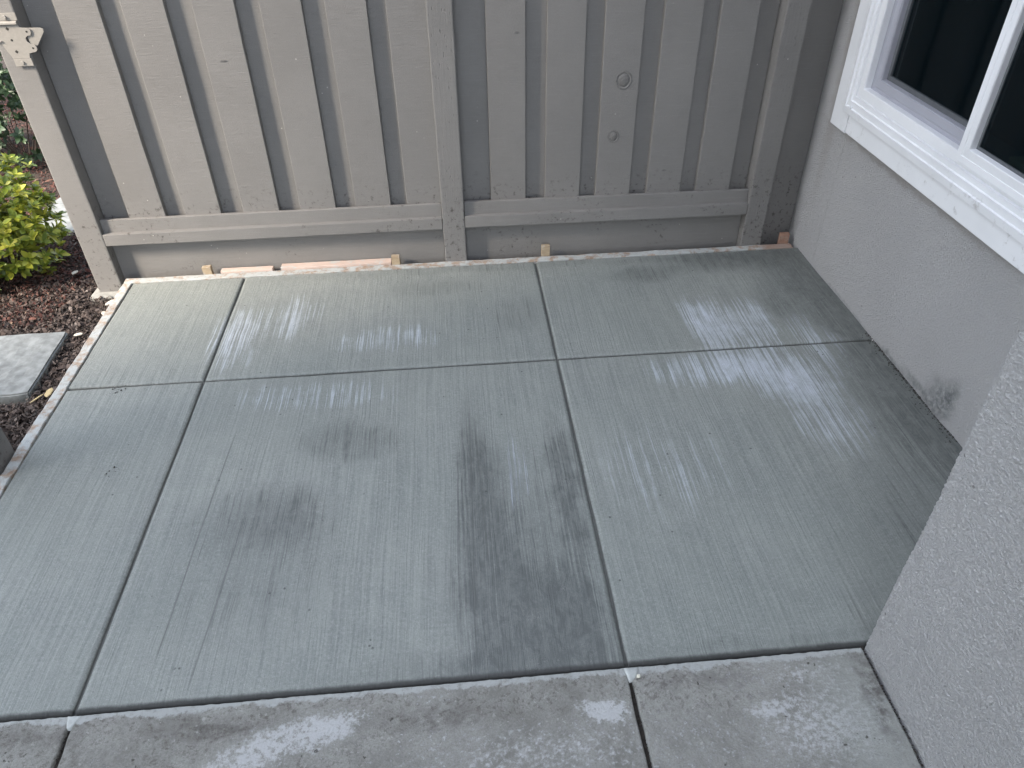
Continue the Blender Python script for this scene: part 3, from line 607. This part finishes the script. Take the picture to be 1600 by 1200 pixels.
# ------------------------------------------------------------------ shrubs
def leaf_me(L, W, seed, mat):
    rr = random.Random(seed); vs = []; fs = []; prof = [(0, .06), (.18, .55), (.42, .95), (.65, .92), (.85, .55), (1, .04)]; curl = rr.uniform(.1, .35)
    for (t_, w) in prof:
        x = t_*L; z = -curl*L*(t_**2)*.6
        vs += [(x, -w*W/2, z+W*.16*w), (x, 0, z), (x, w*W/2, z+W*.16*w)]
    for i in range(len(prof)-1):
        a = i*3; fs += [[a, a+3, a+4, a+1], [a+1, a+4, a+5, a+2]]
    me = pyd(vs, fs); c = me.color_attributes.new('shade', 'FLOAT_COLOR', 'POINT')
    for i in range(len(vs)): q = .55 if i % 3 != 1 else .25; c.data[i].color = (q, q, q, 1)
    me.materials.append(mat)
    for p in me.polygons: p.use_smooth = True
    return me
def shrub(name, loc, rx, ry, rz, n_clust, per, L, mat, label, n_parts, seed, up=.6, tint=0):
    root = empty(name, loc); tag(root, label, 'shrub'); rr = random.Random(seed)
    metas = [leaf_me(L*s, L*s*.50, seed+i, mat) for i, s in enumerate((1.0, .82, 1.15, .68))]
    leaves = []; stems = []
    for c in range(n_clust):
        u = rr.uniform(0, 2*math.pi); v = math.asin(rr.uniform(-.85, 1)); rad = rr.uniform(.72, 1.08) if rr.random() < .75 else rr.uniform(.3, .7)
        d = Vector((math.cos(u)*math.cos(v), math.sin(u)*math.cos(v), math.sin(v))); bumpy = 1+.16*noise.noise(d*2.6+Vector((seed, 0, 0)))
        p = Vector((d.x*rx, d.y*ry, d.z*rz*.52))*rad*bumpy+Vector((0, 0, rz*.50)); stems.append(p)
        ax = (d*(1-up)+Vector((rr.gauss(0, .2), rr.gauss(0, .2), up))).normalized()
        for k_ in range(per):
            a = 2.4*k_+rr.uniform(-.4, .4); el = rr.uniform(.15, 1.1)*(1-.3*k_/per)
            side = ax.orthogonal().normalized(); side.rotate(Matrix.Rotation(a, 3, ax)); dr = (side*math.cos(el)+ax*math.sin(el)).normalized()
            X = dr; Y = ax.cross(dr).normalized(); Z = X.cross(Y); mt = Matrix((X, Y, Z)).transposed().to_4x4(); s = rr.uniform(.75, 1.15)
            mt.translation = p-ax*(L*.35*k_/per); leaves.append((mt @ Matrix.Scale(s, 4), rr.randrange(4), rad))
    camv = Vector((CX, CY, CH))-Vector(loc); camv.normalize()
    leaves.sort(key=lambda q: -(q[0].translation.dot(camv)))
    for (mt, kx, _) in leaves[:n_parts]:
        o = bpy.data.objects.new('leaf', metas[kx]); col.objects.link(o); o.parent = root; o.matrix_local = mt
    vs = []; fs = []; cs = []
    for (mt, kx, _) in leaves[n_parts:]:
        b = len(vs); q = rr.random()*.8
        for v in metas[kx].vertices: vs.append(tuple(mt @ v.co)); cs.append(q)
        for f in metas[kx].polygons: fs.append([b+i for i in f.vertices])
    if vs:
        me = pyd(vs, fs); c = me.color_attributes.new('shade', 'FLOAT_COLOR', 'POINT')
        for i, q in enumerate(cs): c.data[i].color = (q, q, q, 1)
        o = link('foliage', me, mat, root, smooth=True); o['kind'] = 'stuff'
    # woody stems
    bm = bmesh.new()
    for p in stems[::max(1, len(stems)//26)]:
        a = Vector((p.x*.1, p.y*.1, -.03)); b_ = p*.96; mid = (a+b_)/2+Vector((0, 0, .03)); last = None
        for s0, s1, w0, w1 in ((a, mid, .0035, .0025), (mid, b_, .0025, .0012)):
            dd = (s1-s0); e1 = dd.orthogonal().normalized(); e2 = dd.cross(e1).normalized(); v0 = [bm.verts.new(s0+(e1*math.cos(t_)+e2*math.sin(t_))*w0) for t_ in (0, 2.09, 4.19)]; v1 = [bm.verts.new(s1+(e1*math.cos(t_)+e2*math.sin(t_))*w1) for t_ in (0, 2.09, 4.19)]
            for i in range(3): bm.faces.new((v0[i], v0[(i+1) % 3], v1[(i+1) % 3], v1[i]))
    me = bpy.data.meshes.new('mesh'); bm.to_mesh(me); bm.free(); o = link('stems', me, M['twig'], root); o['kind'] = 'stuff'
    return root
shrub('bright_shrub', (-2.38, 2.22, -.07), .28, .27, .54, 640, 9, .040, M['leaf'], 'rounded shrub with bright yellow green leaves left of the fence post', 280, 11)
shrub('dark_hedge', (-2.98, 3.80, -.08), .58, .45, .90, 900, 8, .042, M['hedge_leaf'], 'dark green leafy hedge behind the red mulch at upper left', 250, 21, up=.45)
shrub('dark_hedge', (-4.2, 5.0, -.07), .8, .7, 1.3, 420, 8, .055, M['hedge_leaf'], 'farther dark green bush at the back, behind the hedge', 0, 23, up=.45)
